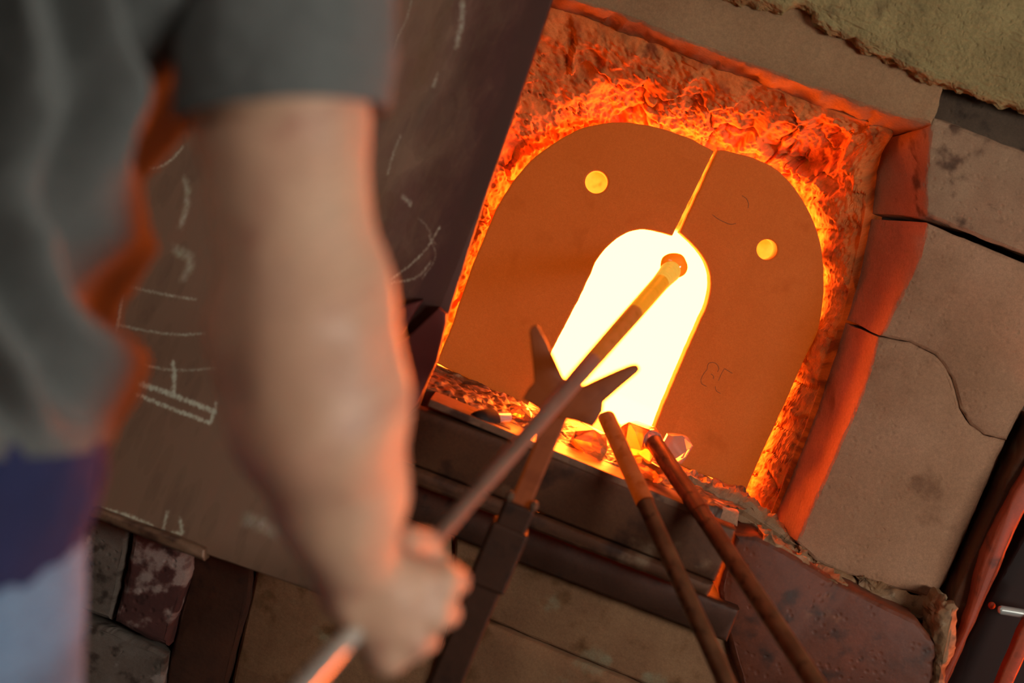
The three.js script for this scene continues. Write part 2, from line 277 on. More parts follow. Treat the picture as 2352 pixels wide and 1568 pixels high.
// ---------------------------------------------------------------- the furnace
const furnace = thing('glass_furnace', 'glowing glass furnace mouth of heat-cracked pale refractory blocks, behind the two arched door halves', 'furnace', [0.25, 1.2, -0.1]);
{ // refractory blocks around the mouth; each has its own splayed reveal
  const put = (name, o, mat) => mesh(name, slab(o), mat, furnace);
  const zb = -0.13;
  put('refractory_block', { zf: 0.003, zb, seed: 1, rough: 0.0022, front: [[2136, 292], [2146, 273], [2212, 293], [2292, 325], [2440, 380], [2440, 622], [2352, 584], [2240, 541], [2127, 497], [2124, 420], [2131, 340]], back: [[1990, 330], [2140, 273], [2212, 293], [2292, 325], [2440, 380], [2440, 622], [2352, 584], [2240, 541], [1985, 490], [1990, 430], [1998, 370]] }, M.blockSpotted);
  put('refractory_block', { zf: 0, zb, seed: 2, rough: 0.0015, front: [[2130, 512], [2240, 558], [2352, 604], [2480, 655], [2400, 830], [2345, 945], [2312, 1010], [2261, 999], [2230, 975], [2204, 937], [2189, 869], [2150, 815], [2091, 786], [2021, 771], [2062, 690], [2107, 600]], back: [[1982, 500], [2240, 558], [2352, 604], [2480, 655], [2400, 830], [2345, 945], [2312, 1006], [2262, 996], [2232, 972], [2207, 935], [2192, 866], [2152, 811], [2092, 782], [1930, 726], [1950, 660], [1966, 585]] }, M.block);
  put('refractory_block', { zf: 0.001, zb, seed: 3, rough: 0.0018, front: [[2017, 774], [2090, 787], [2149, 816], [2188, 870], [2203, 938], [2229, 976], [2260, 1000], [2310, 1012], [2235, 1185], [2168, 1340], [2142, 1375], [2050, 1350], [1950, 1320], [1872, 1288], [1828, 1242], [1888, 1108], [1950, 970], [1990, 870]], back: [[1926, 734], [2090, 787], [2149, 816], [2188, 870], [2203, 938], [2229, 976], [2260, 1000], [2310, 1012], [2235, 1185], [2168, 1340], [2142, 1375], [2050, 1350], [1950, 1320], [1872, 1288], [1762, 1200], [1818, 1060], [1858, 950], [1894, 840]] }, M.block);
  put('refractory_block', { zf: -0.03, zb: -0.15, seed: 4, rough: 0.002, front: [[2130, 150], [2480, 250], [2480, 420], [2292, 350], [2205, 310], [2130, 290]] }, M.blockDark);  // dark tone carries the shade of this recess as well as stain
  put('lintel_block', { zf: 0.004, zb: -0.11, seed: 5, rough: 0.0028, wob: 45, step: 0.005, front: [[1060, -90], [1270, -12], [1400, 25], [1500, 68], [1620, 112], [1750, 160], [1880, 207], [2000, 247], [2080, 272], [2140, 288], [2158, 240], [2180, 150], [1900, -50], [1500, -250], [1150, -360]], back: [[1060, -20], [1220, 20], [1380, 84], [1480, 122], [1590, 165], [1720, 212], [1850, 262], [1960, 300], [2030, 325], [2110, 340], [2150, 240], [2180, 150], [1900, -50], [1500, -250], [1150, -360]] }, M.lintel);
  put('plaster', { zf: 0.03, zb: 0.0, seed: 6, rough: 0.0045, wob: 60, step: 0.005, bevel: 0.006, front: [[1500, -70], [1690, 2], [1730, 5], [1765, 16], [1800, 27], [1822, 12], [1850, 13], [1872, 27], [1880, 55], [1920, 74], [1962, 90], [2005, 118], [2060, 142], [2105, 166], [2150, 190], [2200, 200], [2260, 222], [2352, 250], [2500, 290], [2700, -200], [2000, -700], [1300, -500]] }, M.plaster);
}
const zLin = -0.105, zIn = -0.195;
const liningTrace = [ // outer edge against the blocks, inner edge behind the doors
  [[1740, 1235], [1640, 1160]], [[1766, 1190], [1690, 1120]], [[1812, 1075], [1708, 1075]], [[1858, 960], [1745, 985]], [[1895, 850], [1795, 880]], [[1930, 745], [1845, 765]], [[1955, 640], [1868, 650]], [[1985, 500], [1852, 552]], [[2005, 380], [1806, 450]], [[2040, 322], [1765, 412]], [[1950, 296], [1700, 385]], [[1800, 240], [1605, 362]], [[1650, 185], [1512, 330]], [[1500, 126], [1430, 320]], [[1380, 82], [1350, 335]], [[1235, 40], [1280, 375]], [[1100, 60], [1225, 420]], [[1040, 250], [1170, 510]], [[990, 420], [1115, 640]], [[940, 600], [1060, 745]], [[900, 760], [1015, 850]],
];
{ // unseen plate added behind the blocks so no light leaks through the joints
  const [x0, x1, y0, y1] = wallHole, s = new THREE.Shape(); s.moveTo(x0 - 0.2, y0 - 0.3); s.lineTo(x1 + 0.35, y0 - 0.3); s.lineTo(x1 + 0.35, y1 + 0.2); s.lineTo(x0 - 0.2, y1 + 0.2);
  const h = new THREE.Path(), q = liningTrace.map(([o]) => at(...o, -0.14)); h.moveTo(q[0].x - 0.02, q[0].y - 0.02); for (const p of q) h.lineTo(p.x, p.y); h.lineTo(q[q.length - 1].x, q[0].y - 0.08); h.lineTo(q[0].x, q[0].y - 0.08); s.holes.push(h);
  mesh('backing_plate', metreUV(new THREE.ExtrudeGeometry(s, { depth: 0.025, bevelEnabled: false }).translate(0, 0, -0.16)), M.blockDark, furnace);
}
const liningIn = (i) => lerp(-0.012, -0.03, smooth(i, 6, 9));
const topOf = (i) => smooth(i, 7, 9.5);     // along the lintel the lining starts near the face
function traceCurve(k, z) { return new THREE.CatmullRomCurve3(liningTrace.map((p, i) => k ? at(p[1][0] + (1500 - p[1][0]) * liningIn(i), p[1][1] + (640 - p[1][1]) * liningIn(i), z) : at(p[0][0] + 10 * topOf(i), p[0][1] - 26 * topOf(i), z === zIn ? z : lerp(-0.098, -0.055, topOf(i)))), false, 'centripetal'); }
{
  const O = traceCurve(0, zLin), I = traceCurve(1, zIn), n = 620, m = 124;
  const oP = O.getPoints(n), iP = I.getPoints(n), mouth = at(1500, 640, zIn);
  const hollows = [[1875, 345, 0.03, 0.036], [1790, 325, 0.02, 0.024], [1350, 150, 0.012, 0.02], [1480, 235, 0.007, 0.025], [1700, 300, 0.010, 0.022], [1600, 215, 0.008, 0.02], [1915, 420, 0.012, 0.02], [1800, 1090, 0.006, 0.012]].map(([x, y, d, r]) => [at(x, y, -0.12), d, r]);
  const fold = (u) => { const x = u * n, i = Math.min(n - 1, Math.floor(x)), f = x - i; return [oP[i].clone().lerp(oP[i + 1], f), iP[i].clone().lerp(iP[i + 1], f)]; };
  const g = grid(n, m, (u, v) => {
    const [o, i] = fold(u), p = o.clone().lerp(i, clamp((v - 0.05) / 0.77, 0, 1));
    const s = clamp((v - 0.05) / 0.77, 0, 1);
    p.z = lerp(o.z, zIn, Math.pow(s, lerp(1.15, 2.2, smooth(0.44 - u, 0, 0.08)))) + 0.008 * Math.sin(s * Math.PI);
    const a = p.x, b = p.y, w = 0.012 * fbm(a * 22, b * 22, 3, 3);
    const w2 = 0.05 * fbm(a * 13, b * 13, 41, 4), w3 = 0.05 * fbm(a * 13, b * 13, 47, 4), big = fbm(a * 9 + 3, b * 9, 1, 4), bil = (k, q) => Math.abs(noise(a * k + w * 20, b * k, q));
    const med = bil(13, 2) * 0.55 + bil(31, 3) * 0.32 + bil(74, 4) * 0.2 + bil(190, 5) * 0.1, [c1, c2] = cells((a + w) * 75, (b + w) * 75), [e1] = cells(a * 125 + 3 * w2, b * 125);
    const lump = smooth(fbm(a * 14, b * 14, 7, 3), -0.1, 0.25);
    const vx = (a + w2) * 11, vy = (b + w3) * 15, [v1, v2] = cells(vx, vy), plate = plateOf(vx, vy), joint = smooth(0.10 - (v2 - v1), 0, 0.10);
    let h = 0.034 * big + 0.027 * med - 0.008 + 0.018 * (plate - 0.5) - 0.010 * joint * smooth(noise(a * 11, b * 11, 31), -0.25, 0.2) + lump * 0.006 * (0.6 - c1) + 0.0045 * smooth(0.5 - e1, 0, 0.5) * smooth(noise(a * 18, b * 18, 61), -0.3, 0.2) + 0.0022 * bil(330, 6);
    const crack = Math.abs(noise(a * 16 + 0.6 * noise(a * 60, b * 60, 4), b * 16, 12)); h -= 0.009 * smooth(0.03 - crack, 0, 0.03) * smooth(noise(a * 7, b * 7, 21), -0.1, 0.3);
    for (const [c, d, r] of hollows) { const q = Math.hypot(a - c.x, b - c.y) / r * (1 + 0.5 * fbm(a * 40, b * 40, 5, 3)); h -= d * smooth(1.15 - q, 0, 0.4); }
    const edge = Math.min(1, s * 9) * (0.35 + 0.65 * smooth(1 - s, 0, 0.15));
    const n_ = new V3(mouth.x - a, mouth.y - b, 0).normalize().multiplyScalar(0.45).add(new V3(0, 0, 0.9)).normalize();
    p.addScaledVector(n_, h * edge + 0.0035 * fbm(a * 150, b * 150, p.z * 150, 3) * edge);
    if (v < 0.05) { const t = 1 - v / 0.05, out = new V3(p.x - mouth.x, p.y - mouth.y, 0).normalize(); p.addScaledVector(out, 0.035 * t); p.z = lerp(p.z, -0.13, t); }
    if (v > 0.82) { const t = (v - 0.82) / 0.18, out = new V3(p.x - mouth.x, p.y - mouth.y, 0); p.addScaledVector(out, 0.8 * t); p.z = lerp(p.z, -0.245, Math.min(1, t * 3)); }
    return { x: p.x, y: p.y, z: p.z, u: a + 0.4 * p.z, v: b + 0.4 * p.z };
  });
  mesh('crumbled_lining', g, M.lining, furnace, 'cracked and crumbling lining glowing orange');
}
{ // the chamber: its walls, vault and back are white-hot
  const c = at(1540, 650, -0.5), w = 0.66, y0 = at(1350, 973, -0.1).y - 0.014, h = c.y + 0.37 - y0, zf = -0.225, zb = -0.85;
  const hot = std({ color: new THREE.Color(0.02, 0.02, 0.02), emissive: new THREE.Color(FIRE[0] / 100, FIRE[1] / 100, FIRE[2] / 100), emissiveIntensity: 100 });
  const sh = new THREE.Shape(); sh.moveTo(-w / 2, 0); sh.lineTo(-w / 2, h * 0.55); sh.absarc(0, h * 0.55, w / 2, Math.PI, 0, true); sh.lineTo(w / 2, 0); sh.lineTo(-w / 2, 0);
  const pts = sh.getPoints(24), pos = [], idx = [];
  for (const z of [zf, zb]) for (const p of pts) pos.push(c.x + p.x, y0 + p.y, z);
  const n = pts.length; for (let i = 0; i + 1 < n; i++) idx.push(i, i + n, i + 1, i + 1, i + n, i + n + 1);
  for (const t of THREE.ShapeUtils.triangulateShape(pts, [])) idx.push(n + t[0], n + t[1], n + t[2]);
  const g = new THREE.BufferGeometry(); g.setAttribute('position', new THREE.Float32BufferAttribute(pos, 3)); g.setIndex(idx); g.computeVertexNormals();
  mesh('fire_chamber', metreUV(g), hot, furnace, 'white-hot chamber');
  const crownMap = mottled({ a: 0xffd060, b: 0xff9a20, dark: 0xd06010, size: 0.12, f: 4, seed: 40, n: 256 });
  mesh('crown_baffle', rbox(0.6, 0.22, 0.1, 0.01, c.x, 1.522 + 0.11, -0.55), std({ color: new THREE.Color(0.003, 0.002, 0.001), emissiveMap: crownMap, emissive: new THREE.Color(2.2, 1.0, 0.5) }), furnace, 'added baffle that turns the peephole light yellow');  // baffle added so the peepholes show yellow instead of white
  areaLight(FIRE.map((v) => v / 100), 30, 0.45, 0.4, [c.x, c.y, -0.8], [c.x, c.y, 1]);
}
{ // hearth inside and in front of the doors: slag crust, rough and glassy
  const P = (px, py, z) => at(px, py, z), a = P(930, 800, -0.1), b = P(1680, 1118, -0.1);
  const yDoor = P(1350, 973, -0.1).y - 0.004, yFront = P(1350, 1073, 0.16).y + 0.002;
  const x0 = a.x - 0.12, x1 = b.x + 0.02;
  const g = grid(420, 190, (u, v) => {
    const z = lerp(-0.36, 0.085, v), x = lerp(x0, x1 - 0.05 * smooth(z, -0.02, 0.06), u);
    const base = lerp(yDoor, yFront + 0.004, smooth(z, -0.09, 0.1));
    const [c1] = cells(x * 60, z * 60), amp = smooth(z, -0.13, -0.06);
    let h = 0.009 * fbm(x * 14, z * 14, 3, 4) + 0.010 * Math.abs(fbm(x * 40, z * 40, 5, 4)) + 0.004 * (0.6 - c1);
    h = h * (0.25 + 0.75 * amp) + (z < -0.13 ? -0.004 : 0);
    h -= 0.03 * smooth(v, 0.975, 1);
    return { x: x + 0.002 * noise(x * 50, z * 50, 1), y: base + h - 0.004, z: z + 0.004 * fbm(x * 30, z * 30, 8, 3) * (v > 0.9 ? 1 : 0.3), u: x, v: z };
  });
  mesh('hearth_crust', g, M.crust, furnace, 'slag-crusted hearth with glassy drips');
}
for (const [k, q] of [ // broken mortar along the foot of the blocks on the right
  [[[1572, 1088], [1650, 1120], [1715, 1142], [1770, 1188], [1828, 1246], [1846, 1288], [1800, 1262], [1740, 1222], [1640, 1168], [1580, 1130]], -0.005],
  [[[1838, 1258], [1872, 1292], [1915, 1310], [1962, 1326], [1990, 1378], [1930, 1352], [1880, 1330], [1842, 1296]], 0.012],
  [[[1970, 1328], [2050, 1355], [2140, 1380], [2168, 1400], [2152, 1442], [2080, 1412], [1998, 1380]], 0.016],
  [[[2150, 1408], [2176, 1380], [2200, 1400], [2196, 1470], [2176, 1568], [2150, 1660], [2110, 1660], [2146, 1540], [2150, 1470]], 0.082],
  [[[1752, 1226], [1800, 1258], [1870, 1304], [1950, 1347], [1940, 1366], [1860, 1324], [1780, 1274]], 0.072],
].map((e, i) => [i, e])) mesh('mortar_piece', slab({ zf: q[1], zb: q[1] - 0.07, seed: 71 + k, rough: 0.0052, wob: 55, step: 0.004, bevel: 0.008, front: q[0] }), M.mortar, furnace);

// ---------------------------------------------------------------- the two door halves
function halfDoor(label, outline, hole, z, seed, marks) {
  const dep = 0.048, toV = ([x, y]) => { const p = at(x, y, z); return new V2(p.x, p.y); };
  let o = outline.map(toV); if (THREE.ShapeUtils.area(o) < 0) o.reverse();
  const c = new THREE.CatmullRomCurve3(o.map((p) => new V3(p.x, p.y, 0)), true, 'centripetal');
  const steps = o.map((p, i) => Math.max(1, Math.round(p.distanceTo(o[(i + 1) % o.length]) / 0.004)));
  const N = ringNormals(densify(o, steps)), d = densify(o, steps).map((p, i) => { const w = 0.0014 * fbm(p.x * 60 + seed, p.y * 60, seed, 4); return new V2(p.x + N[i].x * w, p.y + N[i].y * w); });
  const s = new THREE.Shape(d), hc = toV(hole), hp = new THREE.Path(); hp.absarc(hc.x, hc.y, hole[2], 0, Math.PI * 2, true); s.holes.push(hp);
  const g = new THREE.ExtrudeGeometry(s, { depth: dep - 0.006, bevelEnabled: true, bevelThickness: 0.003, bevelSize: 0.003, bevelOffset: -0.003, bevelSegments: 2, curveSegments: 24 });
  g.translate(0, 0, z - dep + 0.003);
  const foot = at(...outline[marks.foot], z);
  const t = thing('furnace_door', label, 'furnace door', [foot.x, foot.y, z - dep / 2]);
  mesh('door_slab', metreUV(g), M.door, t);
  for (const line of marks.lines) { // shallow scratches: thin dark grooves laid as narrow darker ridges
    const k = new THREE.CatmullRomCurve3(line.map(([x, y]) => at(x, y, z - 0.0004)));
    mesh('scratched_mark', new THREE.TubeGeometry(k, 24, 0.0008, 5), M.scratch, t);
  }
  return t;
}
M.scratch = std({ color: new THREE.Color(0.16, 0.075, 0.03), emissive: new THREE.Color(0.06, 0.006, 0.0002) });
const arc = (pts) => { const c = new THREE.CatmullRomCurve3(pts.map(([x, y]) => new V3(x, y, 0)), false, 'centripetal'); return c.getPoints(pts.length * 4).map((p) => [p.x, p.y]); };
const leftDoor = [...arc([[1640, 347], [1600, 325], [1560, 308], [1500, 290], [1440, 281], [1390, 282], [1330, 297], [1270, 330], [1220, 368], [1180, 415], [1145, 470], [1110, 550], [1085, 610], [1060, 680], [1040, 740], [1020, 790], [1000, 833]]), [1210, 936], [1225, 900], ...arc([[1270, 800], [1330, 685], [1355, 632], [1375, 590], [1405, 558], [1435, 537], [1470, 527], [1510, 532], [1544, 541]])];
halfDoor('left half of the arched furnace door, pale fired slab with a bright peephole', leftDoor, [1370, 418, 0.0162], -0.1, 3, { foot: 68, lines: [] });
const rightDoor = [[1649, 344], ...arc([[1561, 534], [1590, 560], [1615, 592], [1630, 628], [1631, 664], [1622, 702], [1600, 752], [1570, 820], [1540, 890], [1512, 958], [1492, 1012]]), [1560, 1068], [1640, 1100], [1712, 1132], ...arc([[1722, 1106], [1760, 1020], [1802, 930], [1848, 825], [1878, 762], [1890, 700], [1893, 640], [1885, 560], [1862, 492], [1826, 432], [1782, 387], [1720, 359], [1665, 345]])];
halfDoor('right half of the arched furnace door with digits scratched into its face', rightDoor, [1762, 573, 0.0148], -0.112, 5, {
  foot: 46, lines: [
    [[1624, 848], [1627, 835], [1636, 832], [1646, 836], [1651, 846], [1648, 854]], [[1624, 848], [1615, 860], [1610, 872], [1612, 881], [1623, 887]], [[1633, 858], [1639, 864], [1638, 870]],
    [[1664, 846], [1682, 857]], [[1664, 846], [1657, 858], [1650, 874]], [[1643, 887], [1645, 897], [1655, 903]],
    [[1636, 493], [1650, 503], [1664, 510], [1678, 515], [1690, 513]], [[1704, 449], [1714, 456], [1719, 468], [1718, 478]],
  ],
});

// ---------------------------------------------------------------- steel rail in front of the hearth
{
  const t = thing('steel_rail', 'brown scaled steel rail running under the hearth in front of the doors', 'rail', at(1350, 1200, 0.1).toArray());
  mesh('beam', slab({ zf: 0.16, zb: 0.125, bevel: 0.003, rough: 0.0004, seed: 31, front: [[860, 902], [1300, 1061], [1692, 1216], [1642, 1336], [1240, 1178], [810, 1014]] }), M.steel, t);
  mesh('lower_flange', slab({ zf: 0.166, zb: 0.12, bevel: 0.004, rough: 0.0006, seed: 32, front: [[806, 1017], [1238, 1183], [1641, 1340], [1626, 1372], [1226, 1218], [790, 1052]] }), M.steel, t);
  const yT = at(1300, 1061, 0.16).y, tl = at(975, 944, 0.16), tr = at(1600, 1182, 0.16);
  mesh('top_flange', rbox(tr.x - tl.x, 0.01, 0.085, 0.002, (tr.x + tl.x) / 2, yT + 0.003, 0.117), M.flange, t, 'heat-lit flat top strip');
  mesh('recess_band', slab({ zf: 0.10, zb: 0.0, bevel: 0.003, rough: 0.0006, seed: 33, front: [[790, 1040], [1226, 1215], [1700, 1400], [1670, 1475], [1215, 1300], [760, 1120]] }), M.darkSteel, t);  // dark band put in for the shadowed recess under the rail
}

// ---------------------------------------------------------------- the neighbouring furnace, its mouth open
{
  const x = 1.2, y = 1.2, zz = 0.12, w = 0.32, h = 0.34, t = thing('open_furnace', 'second furnace further right with its mouth standing open', 'furnace', [x, 0, zz]);
  const turn = new THREE.Matrix4().makeRotationY(-35 * R).setPosition(x, y, zz), put = (g) => metreUV(g.applyMatrix4(turn));
  const o = new THREE.Shape(); o.moveTo(-0.34, -1.19); o.lineTo(0.34, -1.19); o.lineTo(0.34, 0.4); o.lineTo(-0.34, 0.4);
  const p = new THREE.Path(); p.moveTo(-w / 2, -h / 2); p.lineTo(w / 2, -h / 2); p.lineTo(w / 2, h / 2 - w / 2); p.absarc(0, h / 2 - w / 2, w / 2, 0, Math.PI, false); o.holes.push(p);
  mesh('mouth_block', put(new THREE.ExtrudeGeometry(o, { depth: 0.1, bevelThickness: 0.005, bevelSize: 0.005, bevelSegments: 2, curveSegments: 20 }).translate(0, 0, -0.1)), M.block, t);
  const glow = std({ color: new THREE.Color(0.02, 0.02, 0.02), emissive: new THREE.Color(FIRE[0] / 100, FIRE[1] / 100, FIRE[2] / 100), emissiveIntensity: 50 });
  mesh('fire_chamber', put(new RoundedBoxGeometry(w + 0.06, h + 0.06, 0.02, 2, 0.004).translate(0, 0, -0.115)), glow, t, 'white-hot back of the chamber');
  const lp = new V3(0, -0.03, -0.1).applyMatrix4(turn), lt = new V3(0, -0.03, 1).applyMatrix4(turn);
  areaLight(FIRE.map((v) => v / 100), 10, w * 0.8, h * 0.6, lp.toArray(), lt.toArray());
}

// ---------------------------------------------------------------- masonry under the rail and at the left
const base = new THREE.Group(); base.name = 'brick_base'; base.userData.kind = 'structure'; scene.add(base);
{
  const put = (name, o, mat) => mesh(name, slab(o), mat, base);
  put('base_block', { zf: 0.06, zb: -0.14, seed: 41, front: [[1044, 1200], [1226, 1280], [1440, 1360], [1700, 1465], [1760, 1568], [1760, 1680], [1470, 1566], [1290, 1493], [1146, 1434], [1046, 1392]] }, M.lowBlock);
  put('base_block', { zf: 0.072, zb: -0.14, seed: 42, front: [[1046, 1400], [1146, 1442], [1290, 1502], [1466, 1574], [1760, 1692], [1700, 1900], [930, 1700], [1000, 1560]] }, M.lowBlock);
  put('base_block', { zf: 0.055, zb: -0.14, seed: 43, front: [[780, 1120], [1036, 1205], [1038, 1392], [990, 1568], [960, 1700], [520, 1640], [534, 1560], [586, 1320], [640, 1090]] }, M.lowBlock);
  put('brick', { zf: 0.09, zb: -0.14, seed: 44, rough: 0.003, bevel: 0.006, front: [[60, 1120], [225, 1180], [300, 1205], [285, 1300], [255, 1425], [165, 1395], [20, 1340]] }, M.brickGrey);
  put('brick', { zf: 0.096, zb: -0.14, seed: 45, rough: 0.003, bevel: 0.006, front: [[306, 1208], [440, 1258], [430, 1330], [402, 1430], [386, 1488], [330, 1462], [262, 1428], [290, 1310]] }, M.brickPatchy);
  put('brick', { zf: 0.085, zb: -0.14, seed: 46, rough: 0.003, bevel: 0.006, front: [[20, 1355], [165, 1412], [262, 1445], [384, 1504], [372, 1580], [340, 1700], [0, 1600]] }, M.brickGrey);
  put('brick', { zf: 0.07, zb: -0.14, seed: 47, rough: 0.002, front: [[446, 1255], [580, 1300], [572, 1380], [545, 1470], [522, 1568], [500, 1660], [350, 1690], [378, 1568], [408, 1430], [436, 1330]] }, M.brickBrown);
}

// ---------------------------------------------------------------- steel sliding panel with chalk marks
{
  const z = 0.2, front = [[1272, -6], [1200, 208], [1110, 470], [1040, 690], [1000, 830], [962, 936], [905, 985], [790, 1395], [700, 1352], [470, 1272], [215, 1182], [60, 1130], [-500, 920], [0, -700], [800, -560], [1450, -540]];
  const g = slab({ zf: z, zb: z - 0.012, bevel: 0.002, rough: 0.0003, step: 0.02, front });
  const P = front.map(([x, y]) => at(x, y, z)), bb = new THREE.Box3().setFromPoints(P), sx = bb.max.x - bb.min.x, sy = bb.max.y - bb.min.y;
  setUV(g, (x, y) => [(x - bb.min.x) / sx, (y - bb.min.y) / sy]);
  const n = 2048, cv = document.createElement('canvas'); cv.width = cv.height = n; const c = cv.getContext('2d');
  c.fillStyle = '#84644f'; c.fillRect(0, 0, n, n);
  const rnd = rng(7), uv = (x, y) => { const p = at(x, y, z); return [(p.x - bb.min.x) / sx * n, (1 - (p.y - bb.min.y) / sy) * n]; };
  for (let i = 0; i < 2600; i++) { const x = rnd() * n, y = rnd() * n, r = 10 + 60 * rnd() * rnd(), v = fbm(x / 260, y / 260, 3, 4); c.fillStyle = v > 0.02 ? `rgba(140,112,92,${0.05})` : `rgba(70,46,34,${0.06})`; c.beginPath(); c.ellipse(x, y, r * 0.5, r * (1 + rnd()), 0.1, 0, 7); c.fill(); }
  for (let i = 0; i < 500; i++) { const x = rnd() * n, y = rnd() * n, l = 20 + 120 * rnd(); c.strokeStyle = `rgba(150,135,115,${0.02 + 0.06 * rnd()})`; c.lineWidth = 1 + 3 * rnd(); c.beginPath(); c.moveTo(x, y); c.lineTo(x + l * 0.15 * (rnd() - 0.3), y + l); c.stroke(); }
  for (let i = 0; i < 900; i++) { // darker red-brown tone toward the right edge
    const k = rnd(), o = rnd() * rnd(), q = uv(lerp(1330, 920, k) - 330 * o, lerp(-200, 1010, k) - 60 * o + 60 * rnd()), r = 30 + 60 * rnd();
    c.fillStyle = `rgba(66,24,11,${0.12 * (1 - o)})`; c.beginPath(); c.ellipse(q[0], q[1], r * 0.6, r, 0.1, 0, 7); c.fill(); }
  const chalk = (pts, w, a) => { // dusty line: many faint dabs along the way
    const k = new THREE.CatmullRomCurve3(pts.map(([x, y]) => { const q = uv(x, y); return new V3(q[0], q[1], 0); }), false, 'centripetal'), L = k.getLength(), m = Math.ceil(L / 1.6); w *= 1.15;
    for (let i = 0; i <= m; i++) { const p = k.getPointAt(i / m), f = 0.55 + 0.45 * noise(p.x / 14, p.y / 14, 2); for (let q = 0; q < 3; q++) { c.fillStyle = `rgba(205,208,186,${Math.min(0.9, 1.5 * a) * f * (0.5 + 0.5 * rnd())})`; c.beginPath(); c.arc(p.x + (rnd() - 0.5) * w, p.y + (rnd() - 0.5) * w, w * (0.2 + 0.3 * rnd()), 0, 7); c.fill(); } }
  };
  chalk([[320, 470], [312, 520], [300, 600], [283, 680], [268, 760], [255, 800]], 7, 0.34);
  chalk([[283, 655], [340, 668], [400, 680], [450, 688]], 5, 0.22); chalk([[268, 745], [330, 758], [400, 768], [470, 765]], 5, 0.24);
  chalk([[285, 826], [340, 840], [400, 850], [500, 845], [560, 842]], 5, 0.2); chalk([[265, 860], [320, 880], [400, 908], [480, 940], [495, 945]], 9, 0.34); chalk([[245, 878], [320, 908], [400, 940], [485, 972]], 7, 0.36);
  chalk([[397, 830], [400, 870], [398, 905]], 10, 0.26); chalk([[485, 970], [490, 950], [497, 925]], 8, 0.3); chalk([[310, 355], [330, 380], [358, 386], [390, 370], [420, 338]], 5, 0.3);
  chalk([[210, 1165], [290, 1185], [340, 1205], [372, 1226], [420, 1224]], 9, 0.26); chalk([[372, 1226], [380, 1195], [384, 1175]], 8, 0.2); chalk([[420, 1224], [412, 1190]], 8, 0.18);
  chalk([[560, 1190], [600, 1205], [640, 1225]], 26, 0.035); chalk([[1010, 520], [980, 570], [940, 610], [900, 640]], 5, 0.22); chalk([[990, 600], [960, 635], [900, 650]], 5, 0.2); chalk([[985, 540], [1000, 590], [970, 640]], 4, 0.16); chalk([[960, 500], [980, 520], [1000, 560]], 4, 0.14);
  chalk([[945, 0], [935, 40], [915, 85], [905, 120]], 5, 0.12); chalk([[1062, 0], [1060, 50], [1050, 105]], 13, 0.1); chalk([[1005, 170], [995, 200]], 8, 0.1); chalk([[920, 310], [905, 350], [890, 400]], 6, 0.12); chalk([[925, 450], [945, 470]], 9, 0.13); chalk([[425, 410], [430, 470], [415, 520]], 14, 0.08); chalk([[400, 570], [440, 600], [420, 640]], 18, 0.06);
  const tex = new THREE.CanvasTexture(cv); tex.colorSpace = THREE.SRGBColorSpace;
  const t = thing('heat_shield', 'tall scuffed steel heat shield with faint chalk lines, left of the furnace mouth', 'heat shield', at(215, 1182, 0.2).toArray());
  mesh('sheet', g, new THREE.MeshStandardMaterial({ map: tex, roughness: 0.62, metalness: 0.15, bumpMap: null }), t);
  mesh('bottom_lip', slab({ zf: 0.214, zb: 0.19, bevel: 0.003, rough: 0.0006, seed: 51, front: [[60, 1118], [215, 1166], [440, 1248], [470, 1262], [470, 1290], [440, 1278], [215, 1190], [60, 1140]] }), M.flange, t);
  mesh('corner_plate', slab({ zf: 0.222, zb: 0.201, bevel: 0.002, rough: 0.0003, front: [[890, 800], [928, 782], [1008, 706], [1024, 722], [1024, 742], [1003, 830], [958, 928], [930, 960], [880, 960]] }), M.maroon, t, 'dark red plate at the lower right corner');  // dark red plate lying on the sheet
  mesh('corner_plate', slab({ zf: 0.218, zb: 0.201, bevel: 0.002, rough: 0.0003, front: [[895, 716], [930, 700], [972, 688], [956, 710], [924, 768], [890, 775]] }), M.maroon, t, 'small dark red plate above the larger one');
}

// ---------------------------------------------------------------- fork stand that carries the blowpipe
const zY = 0.37;
{
  const c = at(1262, 1000, zY), t = thing('pipe_stand', 'dark iron stand with a forked top that the blowpipe rests in', 'stand', [c.x, 0, c.z]);
  const out = [...arc([[1217, 778], [1216, 762], [1222, 750], [1232, 748], [1240, 756]]), [1256, 786], [1272, 822], [1292, 866], [1300, 877], [1318, 885], [1340, 888], [1360, 878], ...arc([[1420, 851], [1452, 839], [1466, 840], [1470, 849], [1464, 858]]), [1424, 892], [1387, 924], [1385, 945], [1372, 968], [1361, 982], [1322, 968], [1290, 962], [1240, 942], [1200, 917], [1212, 896], [1227, 880], [1224, 840]];
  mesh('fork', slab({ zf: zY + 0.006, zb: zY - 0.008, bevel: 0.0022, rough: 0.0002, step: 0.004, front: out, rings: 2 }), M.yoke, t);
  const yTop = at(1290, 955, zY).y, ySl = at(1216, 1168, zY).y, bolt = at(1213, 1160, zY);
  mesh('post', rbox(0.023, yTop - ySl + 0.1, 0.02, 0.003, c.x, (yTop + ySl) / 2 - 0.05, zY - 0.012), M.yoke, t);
  mesh('sleeve', rbox(0.036, ySl - 0.02, 0.036, 0.004, c.x, (ySl + 0.02) / 2, zY - 0.012), M.darkSteel, t);
  mesh('collar', rbox(0.044, 0.075, 0.044, 0.004, c.x, ySl - 0.065, zY - 0.012), M.darkSteel, t);
  for (const s of [-1, 1]) mesh('bolt', new THREE.SphereGeometry(0.0052, 14, 10).scale(1, 1.25, 1).translate(c.x + s * 0.0145, ySl + 0.005, zY + 0.002), M.flange, t);
  mesh('foot_plate', new THREE.CylinderGeometry(0.17, 0.18, 0.025, 40).translate(c.x, 0.0125, zY - 0.012), M.darkSteel, t);
}

